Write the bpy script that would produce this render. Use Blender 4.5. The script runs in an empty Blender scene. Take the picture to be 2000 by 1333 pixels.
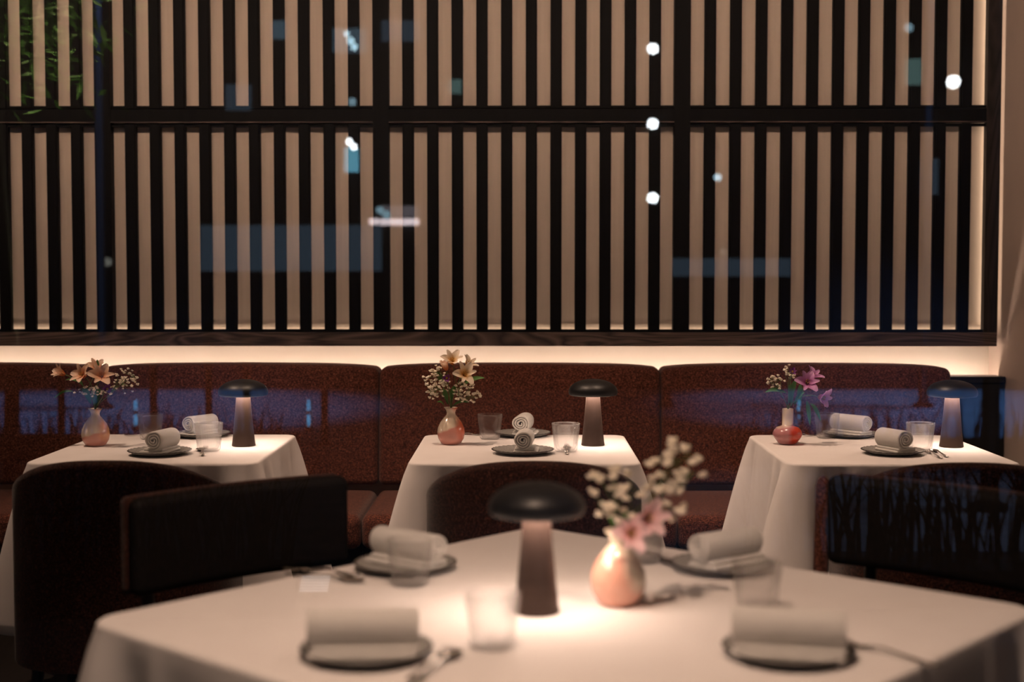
import bpy, math, random
from mathutils import Vector, Matrix, noise

# ------------------------------------------------------------------ camera, world, exposure
C = bpy.context.scene.collection
SC = bpy.context.scene
FPX = 2700.0                      # focal length in pixels of the 2000 px wide frame
CAM = Vector((0.0, 0.0, 1.37))
PITCH, YAW = math.radians(-2.79), math.radians(0.51)
cd = bpy.data.cameras.new('camera')
cam = bpy.data.objects.new('camera', cd); C.objects.link(cam)
cam.location = CAM
cam.rotation_euler = (math.pi/2 + PITCH, 0, YAW)
cd.sensor_width = 36.0; cd.lens = FPX/2000*36.0
cd.clip_start = 0.05; cd.clip_end = 200
cd.dof.use_dof = True; cd.dof.focus_distance = 4.95; cd.dof.aperture_fstop = 1.9
SC.camera = cam
SC.view_settings.view_transform = 'Standard'
SC.view_settings.look = 'None'
SC.view_settings.exposure = 0.0
SC.view_settings.gamma = 1.0
SC.view_settings.use_curve_mapping = False
SC.cycles.transparent_max_bounces = 24
SC.cycles.max_bounces = 10
SC.cycles.caustics_reflective = False
SC.cycles.caustics_refractive = False

w = bpy.data.worlds.new('night_sky'); SC.world = w; w.use_nodes = True
w.node_tree.nodes['Background'].inputs[0].default_value = (0.10, 0.22, 0.5, 1)
w.node_tree.nodes['Background'].inputs[1].default_value = 0.04

PANE_Y = 1.20
CEIL = 3.10
WARM = (1.0, 0.68, 0.49)

RM = Matrix.Rotation(YAW, 3, 'Z') @ Matrix.Rotation(math.pi/2 + PITCH, 3, 'X')
def ray(px, py):
    return RM @ Vector(((px-1000)/FPX, -(py-666.5)/FPX, -1.0))
def at(px, py, z=None, y=None):
    """the point where the line of sight through a photo pixel meets a level z or a depth y"""
    d = ray(px, py)
    t = (z-CAM.z)/d.z if z is not None else y/d.y
    return CAM + d*t
def mirrored(px, py, depth):
    """where a thing in the street stands that the pane mirrors at this pixel"""
    p = at(px, py, y=depth)
    return Vector((p.x, 2*PANE_Y - p.y, p.z))

# ------------------------------------------------------------------ helpers
def tag(o, label=None, cat=None, group=None, kind=None):
    if label: o['label'] = label
    if cat: o['category'] = cat
    if group: o['group'] = group
    if kind: o['kind'] = kind
    return o
def empty(name, loc=(0,0,0), rz=0.0):
    o = bpy.data.objects.new(name, None); C.objects.link(o)
    o.empty_display_size = 0.05
    o.location = loc; o.rotation_euler = (0, 0, rz)
    return o
def thing(name, label, cat, loc=(0,0,0), rz=0.0, group=None):
    return tag(empty(name, loc, rz), label, cat, group)
def dup(o, parent=None):
    c = o.copy(); C.objects.link(c)
    if parent is not None: c.parent = parent
    for ch in o.children: dup(ch, c)
    return c

class MB:
    def __init__(s): s.v = []; s.f = []; s.u = []
    def add(s, vs, fs, us=None):
        b = len(s.v)
        s.v += [tuple(v) for v in vs]
        s.f += [tuple(i+b for i in f) for f in fs]
        s.u += list(us) if us else [0.0]*len(vs)
    def box(s, x0, x1, y0, y1, z0, z1):
        s.add([(x0,y0,z0),(x1,y0,z0),(x1,y1,z0),(x0,y1,z0),(x0,y0,z1),(x1,y0,z1),(x1,y1,z1),(x0,y1,z1)],
              [(0,3,2,1),(4,5,6,7),(0,1,5,4),(1,2,6,5),(2,3,7,6),(3,0,4,7)])
        return s
    def rbox(s, w, d, h, r, n=(6,4,4), rs=4, at=(0,0,0), fn=None):
        a = (w/2, d/2, h/2); inn = [x-r for x in a]
        def axis(i):
            e = [inn[i] + r*math.tan(math.radians(45*k/rs)) for k in range(1, rs+1)]
            m = [-inn[i] + 2*inn[i]*k/n[i] for k in range(n[i]+1)]
            return [-x for x in reversed(e)] + m + e
        ax = [axis(i) for i in range(3)]
        idx = {}; vs = []; fs = []
        def vid(p):
            k = tuple(round(c, 6) for c in p)
            if k not in idx:
                q = [max(-inn[i], min(inn[i], p[i])) for i in range(3)]
                v = Vector([p[i]-q[i] for i in range(3)])
                if v.length > 1e-9: v = v.normalized()*r
                o = Vector(q)+v
                if fn: o = Vector(fn(o))
                idx[k] = len(vs); vs.append((o.x+at[0], o.y+at[1], o.z+at[2]))
            return idx[k]
        for i in range(3):
            j, k = (i+1) % 3, (i+2) % 3
            for sgn in (-1, 1):
                for m in range(len(ax[j])-1):
                    for q in range(len(ax[k])-1):
                        c = []
                        for (mm, qq) in ((m,q),(m+1,q),(m+1,q+1),(m,q+1)):
                            p = [0,0,0]; p[i] = sgn*a[i]; p[j] = ax[j][mm]; p[k] = ax[k][qq]
                            c.append(vid(p))
                        fs.append(tuple(c) if sgn > 0 else tuple(reversed(c)))
        s.add(vs, fs); return s
    def lathe(s, prof, seg=48, at=(0,0,0), mod=None, closed=False):
        vs = []; fs = []; n = len(prof)
        for i, (r, z) in enumerate(prof):
            for k in range(seg):
                t = 2*math.pi*k/seg
                rr, zz = (r, z) if mod is None else mod(r, z, t, i)
                vs.append((at[0]+rr*math.cos(t), at[1]+rr*math.sin(t), at[2]+zz))
        for i in range(n-1 if not closed else n):
            for k in range(seg):
                k2 = (k+1) % seg; i2 = (i+1) % n
                fs.append((i*seg+k, i*seg+k2, i2*seg+k2, i2*seg+k))
        s.add(vs, fs); return s
    def tube(s, pts, rad, seg=8, flat=None, caps=True):
        pts = [Vector(p) for p in pts]; n = len(pts)
        if not hasattr(rad, '__len__'): rad = [rad]*n
        vs = []; fs = []; up = Vector((0.13, 0.31, 0.94))
        for i in range(n):
            d = (pts[min(i+1, n-1)]-pts[max(i-1, 0)]).normalized()
            if flat is None:
                a = d.cross(up)
                if a.length < .05: a = d.cross(Vector((1,0,0)))
            else: a = d.cross(Vector((0,0,1)))
            a.normalize(); b = a.cross(d).normalized()
            ra, rb = rad[i] if hasattr(rad[i], '__len__') else (rad[i], rad[i])
            for k in range(seg):
                t = 2*math.pi*k/seg
                vs.append(pts[i] + a*ra*math.cos(t) + b*rb*math.sin(t))
        for i in range(n-1):
            for k in range(seg):
                k2 = (k+1) % seg
                fs.append((i*seg+k, i*seg+k2, (i+1)*seg+k2, (i+1)*seg+k))
        if caps:
            fs.append(tuple(reversed(range(seg)))); fs.append(tuple(range((n-1)*seg, n*seg)))
        s.add(vs, fs, [i/(n-1) for i in range(n) for _ in range(seg)]); return s
    def grid(s, fn, nu, nv, thick=0.0):
        P = [[Vector(fn(i/nu, j/nv)) for j in range(nv+1)] for i in range(nu+1)]
        vs = []; us = []; fs = []; w = nv+1
        for i in range(nu+1):
            for j in range(nv+1): vs.append(P[i][j]); us.append(i/nu)
        for i in range(nu):
            for j in range(nv): fs.append((i*w+j, (i+1)*w+j, (i+1)*w+j+1, i*w+j+1))
        s.add(vs, fs, us); return s
    def ball(s, c, r, sq=1.0, seg=8, rings=5):
        vs = []; fs = []
        for i in range(rings+1):
            p = math.pi*i/rings
            for k in range(seg):
                t = 2*math.pi*k/seg
                vs.append((c[0]+r*math.sin(p)*math.cos(t), c[1]+r*math.sin(p)*math.sin(t), c[2]+r*sq*math.cos(p)))
        for i in range(rings):
            for k in range(seg):
                k2 = (k+1) % seg
                fs.append((i*seg+k, (i+1)*seg+k, (i+1)*seg+k2, i*seg+k2))
        s.add(vs, fs); return s
    def build(s, name, mat, parent=None, smooth=True, loc=None, rz=None, sharp=None):
        me = bpy.data.meshes.new(name); me.from_pydata(s.v, [], s.f); me.update()
        if any(s.u):
            at_ = me.attributes.new('along', 'FLOAT', 'POINT')
            at_.data.foreach_set('value', s.u)
        import bmesh
        bm = bmesh.new(); bm.from_mesh(me)
        bmesh.ops.remove_doubles(bm, verts=bm.verts, dist=1e-6)
        bmesh.ops.recalc_face_normals(bm, faces=bm.faces)
        bm.to_mesh(me); bm.free()
        me.materials.append(mat)
        if smooth:
            me.polygons.foreach_set('use_smooth', [True]*len(me.polygons))
            if sharp: me.set_sharp_from_angle(angle=math.radians(sharp))
        o = bpy.data.objects.new(name, me); C.objects.link(o)
        if parent is not None: o.parent = parent
        if loc is not None: o.location = loc
        if rz is not None: o.rotation_euler = (0,0,rz)
        return o

# ------------------------------------------------------------------ materials
def new_mat(name):
    m = bpy.data.materials.new(name); m.use_nodes = True
    nt = m.node_tree; nt.nodes.clear()
    out = nt.nodes.new('ShaderNodeOutputMaterial')
    return m, nt, out
def N(nt, t, **kw):
    n = nt.nodes.new(t)
    for k, v in kw.items():
        if k in n.inputs: n.inputs[k].default_value = v
        else: setattr(n, k, v)
    return n
def rgb(c): return (c[0], c[1], c[2], 1)
def ramp(nt, stops, interp='LINEAR'):
    r = nt.nodes.new('ShaderNodeValToRGB'); r.color_ramp.interpolation = interp
    e = r.color_ramp.elements
    while len(e) < len(stops): e.new(0.5)
    for i, (p, c) in enumerate(stops): e[i].position = p; e[i].color = rgb(c)
    return r
def basic(name, c, rough=0.6, metal=0.0, c2=None, scale=20, bump=0.0, bscale=200, stretch=(1,1,1), spec=0.5, detail=4, sheen=0, lo=.35, hi=.65, coat=0.0):
    m, nt, out = new_mat(name)
    p = N(nt, 'ShaderNodeBsdfPrincipled', Roughness=rough, Metallic=metal)
    p.inputs['Specular IOR Level'].default_value = spec
    p.inputs['Sheen Weight'].default_value = sheen
    p.inputs['Coat Weight'].default_value = coat
    p.inputs['Base Color'].default_value = rgb(c)
    nt.links.new(p.outputs[0], out.inputs[0])
    tc = N(nt, 'ShaderNodeTexCoord'); mp = N(nt, 'ShaderNodeMapping'); mp.inputs['Scale'].default_value = stretch
    nt.links.new(tc.outputs['Object'], mp.inputs[0])
    if c2:
        nz = N(nt, 'ShaderNodeTexNoise', Scale=scale, Detail=detail, Roughness=.6)
        nt.links.new(mp.outputs[0], nz.inputs['Vector'])
        r = ramp(nt, [(lo, c), (hi, c2)])
        nt.links.new(nz.outputs['Fac'], r.inputs[0]); nt.links.new(r.outputs[0], p.inputs['Base Color'])
    if bump:
        nb = N(nt, 'ShaderNodeTexNoise', Scale=bscale, Detail=3)
        nt.links.new(mp.outputs[0], nb.inputs['Vector'])
        b = N(nt, 'ShaderNodeBump', Strength=bump, Distance=.002)
        nt.links.new(nb.outputs['Fac'], b.inputs['Height']); nt.links.new(b.outputs[0], p.inputs['Normal'])
    return m
def emit(name, c, s):
    m, nt, out = new_mat(name)
    e = N(nt, 'ShaderNodeEmission', Strength=s); e.inputs[0].default_value = rgb(c)
    nt.links.new(e.outputs[0], out.inputs[0]); return m
def tweed(name, dark, mid, light, scale=420):
    m, nt, out = new_mat(name)
    p = N(nt, 'ShaderNodeBsdfPrincipled', Roughness=.95)
    p.inputs['Specular IOR Level'].default_value = .15; p.inputs['Sheen Weight'].default_value = .15
    nt.links.new(p.outputs[0], out.inputs[0])
    tc = N(nt, 'ShaderNodeTexCoord')
    a = N(nt, 'ShaderNodeTexNoise', Scale=scale, Detail=2, Roughness=.7)
    mp = N(nt, 'ShaderNodeMapping'); mp.inputs['Scale'].default_value = (1,1,.35)
    nt.links.new(tc.outputs['Object'], mp.inputs[0]); nt.links.new(mp.outputs[0], a.inputs['Vector'])
    mp2 = N(nt, 'ShaderNodeMapping'); mp2.inputs['Scale'].default_value = (.35,1,1)
    b = N(nt, 'ShaderNodeTexNoise', Scale=scale, Detail=2, Roughness=.7)
    nt.links.new(tc.outputs['Object'], mp2.inputs[0]); nt.links.new(mp2.outputs[0], b.inputs['Vector'])
    ad = N(nt, 'ShaderNodeMath', operation='ADD'); nt.links.new(a.outputs['Fac'], ad.inputs[0]); nt.links.new(b.outputs['Fac'], ad.inputs[1])
    hf = N(nt, 'ShaderNodeMath', operation='MULTIPLY'); hf.inputs[1].default_value = .5; nt.links.new(ad.outputs[0], hf.inputs[0])
    r = ramp(nt, [(.38, dark), (.5, mid), (.64, light)])
    nt.links.new(hf.outputs[0], r.inputs[0]); nt.links.new(r.outputs[0], p.inputs['Base Color'])
    bp = N(nt, 'ShaderNodeBump', Strength=.5, Distance=.002)
    nt.links.new(hf.outputs[0], bp.inputs['Height']); nt.links.new(bp.outputs[0], p.inputs['Normal'])
    return m
def wood(name, dark, light, axis=0, scale=9, rough=.45):
    m, nt, out = new_mat(name)
    p = N(nt, 'ShaderNodeBsdfPrincipled', Roughness=rough); p.inputs['Specular IOR Level'].default_value = .3
    nt.links.new(p.outputs[0], out.inputs[0])
    tc = N(nt, 'ShaderNodeTexCoord'); mp = N(nt, 'ShaderNodeMapping')
    sc = [1.0,1.0,1.0]; sc[axis] = .12; mp.inputs['Scale'].default_value = sc
    nt.links.new(tc.outputs['Object'], mp.inputs[0])
    nz = N(nt, 'ShaderNodeTexNoise', Scale=scale, Detail=3, Distortion=.6); nt.links.new(mp.outputs[0], nz.inputs['Vector'])
    ml = N(nt, 'ShaderNodeMath', operation='MULTIPLY'); ml.inputs[1].default_value = 14; nt.links.new(nz.outputs['Fac'], ml.inputs[0])
    fr = N(nt, 'ShaderNodeMath', operation='PINGPONG'); fr.inputs[1].default_value = .5; nt.links.new(ml.outputs[0], fr.inputs[0])
    r = ramp(nt, [(0, dark), (.55, tuple((a+b)/2 for a, b in zip(dark, light))), (1, light)])
    m2 = N(nt, 'ShaderNodeMath', operation='MULTIPLY'); m2.inputs[1].default_value = 2; nt.links.new(fr.outputs[0], m2.inputs[0])
    nt.links.new(m2.outputs[0], r.inputs[0]); nt.links.new(r.outputs[0], p.inputs['Base Color'])
    return m
def along_mat(name, stops, rough=.6, trans=.25):
    """petals and leaves: colour runs along the petal from its throat to its tip"""
    m, nt, out = new_mat(name)
    at_ = N(nt, 'ShaderNodeAttribute'); at_.attribute_name = 'along'
    r = ramp(nt, stops); nt.links.new(at_.outputs['Fac'], r.inputs[0])
    p = N(nt, 'ShaderNodeBsdfPrincipled', Roughness=rough)
    t = N(nt, 'ShaderNodeBsdfTranslucent'); mx = N(nt, 'ShaderNodeMixShader'); mx.inputs[0].default_value = trans
    nt.links.new(r.outputs[0], p.inputs['Base Color']); nt.links.new(r.outputs[0], t.inputs[0])
    nt.links.new(p.outputs[0], mx.inputs[1]); nt.links.new(t.outputs[0], mx.inputs[2]); nt.links.new(mx.outputs[0], out.inputs[0])
    return m
def glaze(name, cream, pink, red, d1, o1, d2, o2):
    """glossy ceramic dipped twice: pink slip over cream on one side of a slanting line, a red patch on another"""
    m, nt, out = new_mat(name)
    p = N(nt, 'ShaderNodeBsdfPrincipled', Roughness=.22); p.inputs['Coat Weight'].default_value = .4
    nt.links.new(p.outputs[0], out.inputs[0])
    tc = N(nt, 'ShaderNodeTexCoord')
    nz = N(nt, 'ShaderNodeTexNoise', Scale=14, Detail=3); nt.links.new(tc.outputs['Object'], nz.inputs['Vector'])
    def mask(d, off, soft):
        dot = N(nt, 'ShaderNodeVectorMath', operation='DOT_PRODUCT'); dot.inputs[1].default_value = d
        nt.links.new(tc.outputs['Object'], dot.inputs[0])
        k = N(nt, 'ShaderNodeMath', operation='MULTIPLY_ADD'); k.inputs[1].default_value = .03; nt.links.new(nz.outputs['Fac'], k.inputs[0]); nt.links.new(dot.outputs['Value'], k.inputs[2])
        mr = N(nt, 'ShaderNodeMapRange'); mr.inputs[1].default_value = off-soft; mr.inputs[2].default_value = off+soft
        nt.links.new(k.outputs[0], mr.inputs[0]); return mr
    a = mask(d1, o1, .004); b = mask(d2, o2, .01)
    m1 = N(nt, 'ShaderNodeMix', data_type='RGBA'); m1.inputs[6].default_value = rgb(cream); m1.inputs[7].default_value = rgb(pink)
    m2 = N(nt, 'ShaderNodeMix', data_type='RGBA'); m2.inputs[7].default_value = rgb(red)
    nt.links.new(a.outputs[0], m1.inputs[0]); nt.links.new(b.outputs[0], m2.inputs[0])
    nt.links.new(m1.outputs[2], m2.inputs[6]); nt.links.new(m2.outputs[2], p.inputs['Base Color'])
    return m
def pane_mat():
    m, nt, out = new_mat('window_glass')
    t = N(nt, 'ShaderNodeBsdfTransparent'); g = N(nt, 'ShaderNodeBsdfGlossy', Roughness=0.0)
    f = N(nt, 'ShaderNodeFresnel', IOR=1.5); mx = N(nt, 'ShaderNodeMixShader')
    nt.links.new(f.outputs[0], mx.inputs[0]); nt.links.new(t.outputs[0], mx.inputs[1]); nt.links.new(g.outputs[0], mx.inputs[2])
    nt.links.new(mx.outputs[0], out.inputs[0]); return m
def tumbler_mat():
    m, nt, out = new_mat('pressed_glass')
    g = N(nt, 'ShaderNodeBsdfGlass', Roughness=.02, IOR=1.45); t = N(nt, 'ShaderNodeBsdfTransparent')
    r = N(nt, 'ShaderNodeBsdfRefraction', Roughness=.03, IOR=1.06); d = N(nt, 'ShaderNodeBsdfTranslucent'); d.inputs[0].default_value = (.95,.92,.9,1)
    prev = g.outputs[0]
    for node, f in ((r, .50), (d, .16), (t, .70)):
        a = N(nt, 'ShaderNodeMixShader'); a.inputs[0].default_value = f
        nt.links.new(prev, a.inputs[1]); nt.links.new(node.outputs[0], a.inputs[2]); prev = a.outputs[0]
    nt.links.new(prev, out.inputs[0])
    return m
def plate_mat():
    m, nt, out = new_mat('speckled_stoneware')
    p = N(nt, 'ShaderNodeBsdfPrincipled', Roughness=.4); nt.links.new(p.outputs[0], out.inputs[0])
    tc = N(nt, 'ShaderNodeTexCoord'); ln = N(nt, 'ShaderNodeVectorMath', operation='LENGTH'); nt.links.new(tc.outputs['Object'], ln.inputs[0])
    nz = N(nt, 'ShaderNodeTexNoise', Scale=260, Detail=2); nt.links.new(tc.outputs['Object'], nz.inputs['Vector'])
    r1 = ramp(nt, [(.3, (.13,.125,.12)), (.55, (.34,.33,.31))]); nt.links.new(nz.outputs['Fac'], r1.inputs[0])
    mr = N(nt, 'ShaderNodeMapRange'); mr.inputs[1].default_value = .100; mr.inputs[2].default_value = .107; nt.links.new(ln.outputs['Value'], mr.inputs[0])
    mx = N(nt, 'ShaderNodeMix', data_type='RGBA'); mx.inputs[7].default_value = (.035,.03,.027,1)
    nt.links.new(mr.outputs[0], mx.inputs[0]); nt.links.new(r1.outputs[0], mx.inputs[6]); nt.links.new(mx.outputs[2], p.inputs['Base Color'])
    return m

M = dict(
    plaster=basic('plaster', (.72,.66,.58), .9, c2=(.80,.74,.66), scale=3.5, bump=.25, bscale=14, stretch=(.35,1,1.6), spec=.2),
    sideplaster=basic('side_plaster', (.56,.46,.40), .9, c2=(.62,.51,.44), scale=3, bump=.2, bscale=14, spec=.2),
    backing=basic('linen_backing', (.70,.60,.505), .9, c2=(.75,.645,.545), scale=60, stretch=(1,1,.04), spec=.1),
    slat=basic('black_stained_wood', (.0022,.0024,.003), .6, c2=(.004,.004,.0045), scale=30, stretch=(1,1,.05), spec=.10),
    walnut=wood('dark_walnut', (.034,.025,.022), (.15,.108,.092), 0, 7),
    walnut_v=wood('dark_walnut_upright', (.008,.0065,.007), (.030,.023,.023), 2, 7),
    tweed=tweed('rust_tweed', (.018,.006,.0045), (.082,.026,.0175), (.30,.108,.065), 300),
    tweed2=tweed('brown_tweed', (.007,.003,.002), (.030,.0100,.007), (.14,.050,.030), 300),
    leather=basic('black_leather', (.007,.006,.006), .62, c2=(.011,.008,.0075), scale=60, bump=.2, bscale=300, spec=.12),
    plinth=basic('black_plinth', (.012,.009,.008), .7, spec=.2),
    gloss=basic('black_lacquer', (.008,.009,.010), .35, spec=.4),
    cloth=basic('white_linen', (.79,.75,.735), .92, bump=.12, bscale=900, spec=.1, c2=(.82,.785,.77), scale=8, sheen=.05),
    terry=basic('white_terry', (.74,.72,.69), 1.0, bump=.9, bscale=700, spec=.05, c2=(.80,.78,.75), scale=300, sheen=.2),
    plate=plate_mat(),
    shade=basic('black_painted_metal', (.008,.008,.0085), .42, spec=.4),
    stem=basic('bronze_painted_metal', (.058,.036,.029), .45, metal=.2, spec=.35),
    steel=basic('polished_steel', (.62,.58,.54), .16, metal=1.0),
    glass=tumbler_mat(), pane=pane_mat(),
    lampglow=emit('lamp_diffuser', (1.0,.74,.58), 36.0),
    led=emit('led_tape', (1.0,.74,.57), 40.0), led_dim=emit('led_tape_low', (1.0,.73,.53), 6.0), led_edge=emit('led_edge_tape', (1.0,.73,.53), 5.0), cove=emit('fill_tape', WARM, 68.0),
    greenstem=basic('green_stem', (.10,.16,.035), .6),
    leaf=along_mat('green_leaf', [(0,(.05,.13,.02)),(1,(.09,.24,.05))]),
    gyp=basic('white_floret', (.84,.77,.66), .8, c2=(.78,.70,.54), scale=120),
    peach=along_mat('peach_petal', [(0,(.55,.12,.03)),(.22,(.80,.34,.12)),(.5,(.88,.56,.36)),(1,(.91,.72,.58))]),
    cream=along_mat('cream_petal', [(0,(.65,.22,.04)),(.3,(.85,.55,.20)),(.6,(.88,.74,.55)),(1,(.90,.80,.68))]),
    violet=along_mat('violet_petal', [(0,(.55,.25,.08)),(.3,(.50,.14,.36)),(.6,(.56,.24,.52)),(1,(.70,.40,.66))]),
    pink=along_mat('pink_petal', [(0,(.85,.55,.40)),(.4,(.90,.58,.60)),(1,(.93,.70,.73))]),
    plum=along_mat('plum_petal', [(0,(.10,.01,.08)),(1,(.20,.03,.22))]),
    stamen=basic('stamen', (.40,.22,.03), .7),
    floor=wood('floor_oak', (.006,.004,.003), (.015,.010,.007), 1, 6, .5),
    ceiling=basic('ceiling_paint', (.30,.26,.22), .9),
    wallp=basic('wall_paint', (.30,.25,.21), .9),
    fill_low=emit('fill_tape_low', WARM, 10.0),
    asphalt=basic('wet_asphalt', (.16,.17,.19), .7, c2=(.30,.31,.33), scale=1.6, stretch=(.5,2,1)),
    asphalt_dark=basic('dark_stone', (.02,.02,.022), .9),
    grass=basic('dark_grass', (.03,.05,.012), .8, c2=(.07,.07,.02), scale=3),
    flood=emit('floodlight_lens', (.88,.97,1.0), 40.0), glow=emit('street_glow', (.55,.85,1.0), 12.0), glow_dim=emit('street_glow_dim', (.5,.8,.95), 4.0), glow_low=emit('street_glow_low', (.8,.8,.7), 1.6),
    win_low=emit('lit_window_low', (.45,.7,1.0), .45), win_mid=emit('lit_window', (.45,.75,1.0), .9), win_blue=emit('lit_window_blue', (.25,.75,1.0), 4.5),
    win_green=emit('lit_window_green', (.5,.9,.85), 1.2), win_pink=emit('lit_window_pink', (.9,.8,.9), 1.0), sign=emit('lit_sign_face', (1.0,.85,.88), 9.0),
    louvre=emit('louvre_glow', (.95,.97,1.0), 2.4), cyan=emit('cyan_tube', (.12,.55,1.0), 6.0),
    frame=basic('window_frame_metal', (.02,.02,.022), .5, metal=.6),
)

# ------------------------------------------------------------------ room shell
X0, X1, YB = -4.2, 2.155, 6.42
def struct(name, mb, mat, label=None):
    o = mb.build(name, mat, smooth=False); tag(o, label, kind='structure'); return o
struct('floor', MB().box(X0-.1, X1+.1, 1.0, YB+.1, -.1, 0), M['floor'])
struct('ceiling', MB().box(X0-.1, X1+.1, 1.15, YB+.1, CEIL, CEIL+.1), M['ceiling'])
struct('wall_back', MB().box(X0-.1, X1+.1, YB, YB+.12, 0, CEIL), M['plaster'], 'cream plaster wall behind the slatted screen')
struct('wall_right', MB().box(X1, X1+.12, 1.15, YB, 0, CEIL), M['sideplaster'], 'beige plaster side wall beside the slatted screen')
struct('wall_left', MB().box(X0-.12, X0, 1.15, YB, 0, CEIL), M['wallp'])
WX0, WX1, WZ0, WZ1 = -2.3, 1.95, .08, 2.95
fw = MB(); fw.box(X0, WX0, 1.15, 1.27, 0, CEIL); fw.box(WX1, X1, 1.15, 1.27, 0, CEIL); fw.box(WX0, WX1, 1.15, 1.27, 0, WZ0); fw.box(WX0, WX1, 1.15, 1.27, WZ1, CEIL)
struct('wall_front', fw, M['wallp'])
win = tag(empty('window_1', (0, PANE_Y, 0)), 'large clear street window the room is seen through', kind='structure')
MB().box(WX0+.02, WX1-.02, -.005, .005, WZ0+.02, WZ1-.02).build('pane', M['pane'], win, smooth=False)
fr = MB()
for (a, b, c, d) in ((WX0, WX0+.04, WZ0, WZ1), (WX1-.04, WX1, WZ0, WZ1), (WX0+.04, WX1-.04, WZ0, WZ0+.04), (WX0+.04, WX1-.04, WZ1-.04, WZ1)):
    fr.box(a, b, -.03, .03, c, d)
fr.build('window_frame', M['frame'], win, smooth=False)

# ------------------------------------------------------------------ slatted screen
LY = 6.25
def lx(px): return at(px, 430, y=LY).x
def lz(py): return at(1000, py, y=LY).z
scr = thing('slatted_screen', 'tall black vertical slat screen over a lit cream backing, above the banquette', 'screen', (0, LY, 0))
posts = [lx(204)-1.355, lx(204), lx(745), lx(1331), lx(1936)]
PW = [.072, .072, .072, .072, .062]
zb, zm0, zm1, zt = lz(649), lz(240), lz(213), 3.0
gaps = [12, 11, 12, 12]
for i in range(5):
    MB().box(posts[i]-PW[i]/2, posts[i]+PW[i]/2, -.012, .04 if i < 4 else .028, zb-.015, zt).build('upright_post', M['walnut_v'] if i == 4 else M['slat'], scr, smooth=False)
for i in range(4):
    a, b = posts[i]+PW[i]/2, posts[i+1]-PW[i+1]/2
    n = gaps[i]; pitch = (b-a+.051)/n
    for (z0, z1) in ((zb, zm0-.004), (zm1+.004, zt)):
        mb = MB()
        for k in range(n-1):
            c = a + (k+1)*pitch - .0255
            mb.box(c-.0255, c+.0255, 0, .024, z0, z1)
            mb.box(c-.019, c+.019, -.006, 0, z0, z1)
        mb.box(a, b, .004, .030, z0, z0+.012); mb.box(a, b, .004, .030, z1-.012, z1)
        mb.build('slat_panel', M['slat'], scr, smooth=False)
    MB().box(a, b, -.016, -.008, zm0, zm0+.004).build('crossbar_lit_bead', M['walnut'], scr, smooth=False)  # bead in paler walnut than the bar, imitating its lit lower edge
    MB().box(a, b, -.008, .03, zm0, zm1).build('crossbar', M['slat'], scr, smooth=False)
xl, xr = posts[0]-.05, lx(1948)
MB().box(xl, xr, -.02, .16, lz(676), zb).build('bottom_rail', M['walnut'], scr, smooth=False)
MB().box(xl, xr-.02, .055, .075, zb, zt).build('backing_panel', M['backing'], scr, smooth=False)
MB().box(xl, xr-.02, .046, .055, zb, zb+.034).build('inner_sill', M['backing'], scr, smooth=False)
MB().box(xl, xr-.05, .033, .039, zb+.001, zb+.005).build('light_strip', M['led_dim'], scr, smooth=False)

MB().box(xr-.035, xr-.030, .03, .06, lz(676), zt).build('edge_light', M['led_edge'], scr, smooth=False)
# ------------------------------------------------------------------ banquette
def module(xa, xb, label):
    wdt = xb-xa-.001; cx = (xa+xb)/2
    t = thing('banquette_module', label, 'bench', (cx, 5.62, 0), 0, 'rust tweed banquette along the wall')
    H0 = .53
    def back(v):
        z = v.z; f = (z+H0/2)/H0
        x = v.x; e = abs(x)/(wdt/2)
        z2 = z - f*(.008*e**2 + .012*e**8)
        bulge = -.018*(1-e**4)*math.sin(math.pi*max(0, min(1, f)))
        return (x, v.y + .06*f + bulge, z2)
    MB().rbox(wdt, .17, H0, .028, (24, 4, 8), 5, (0, .495, .705), back).build('backrest', M['tweed'], t)
    def seat(v):
        e = abs(v.x)/(wdt/2); g = abs(v.y)/.31
        return (v.x, v.y, v.z + (.012*(1-e**4)*(1-g**4) if v.z > 0 else 0))
    MB().rbox(wdt, .66, .14, .038, (20, 10, 2), 4, (0, .085, .352), seat).build('seat', M['tweed'], t)
    MB().rbox(wdt, .60, .285, .006, (2,2,2), 1, (0, .12, .1425)).build('plinth', M['plinth'], t, smooth=False)
    return t
bx = [at(q, 722, y=6.04).x for q in (-372, 183, 738, 1293, 1866)]
module(bx[0], bx[1], 'rust tweed banquette section partly cut off beside the peach flowers')
module(bx[1], bx[2], 'rust tweed banquette section behind the table with peach flowers')
module(bx[2], bx[3], 'rust tweed banquette section behind the middle table with cream flowers')
module(bx[3], bx[4], 'rust tweed banquette end section behind the table with purple flowers')
t = thing('side_cabinet', 'low black cabinet filling the corner between banquette end and side wall', 'cabinet', (2.02, 6.0, 0))
cw = X1-.004-bx[4]-.006; cx = bx[4]+.006+cw/2-2.02
zc = at(1910, 736, y=6.18).z
MB().rbox(cw, .10, zc-.03, .004, (1,1,1), 1, (cx, .240, (zc-.03)/2)).build('body', M['gloss'], t, smooth=False)
MB().rbox(cw, .118, .03, .006, (1,1,1), 2, (cx, .237, zc-.015)).build('top', M['gloss'], t, smooth=False)
# light strip in the cove behind the banquette
t = thing('cove_light', 'glowing warm light strip hidden behind the top of the banquette', 'light strip', (0, 6.33, 0))
MB().box(bx[0], X1-.02, -.03, .04, .80, .82).build('channel', M['frame'], t, smooth=False)
MB().box(bx[0], X1-.03, -.012, .012, .821, .825).build('tape', M['led'], t, smooth=False)
MB().box(bx[0], bx[0]+.03, -.03, .04, 0, .80).build('bracket', M['frame'], t, smooth=False)

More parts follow.
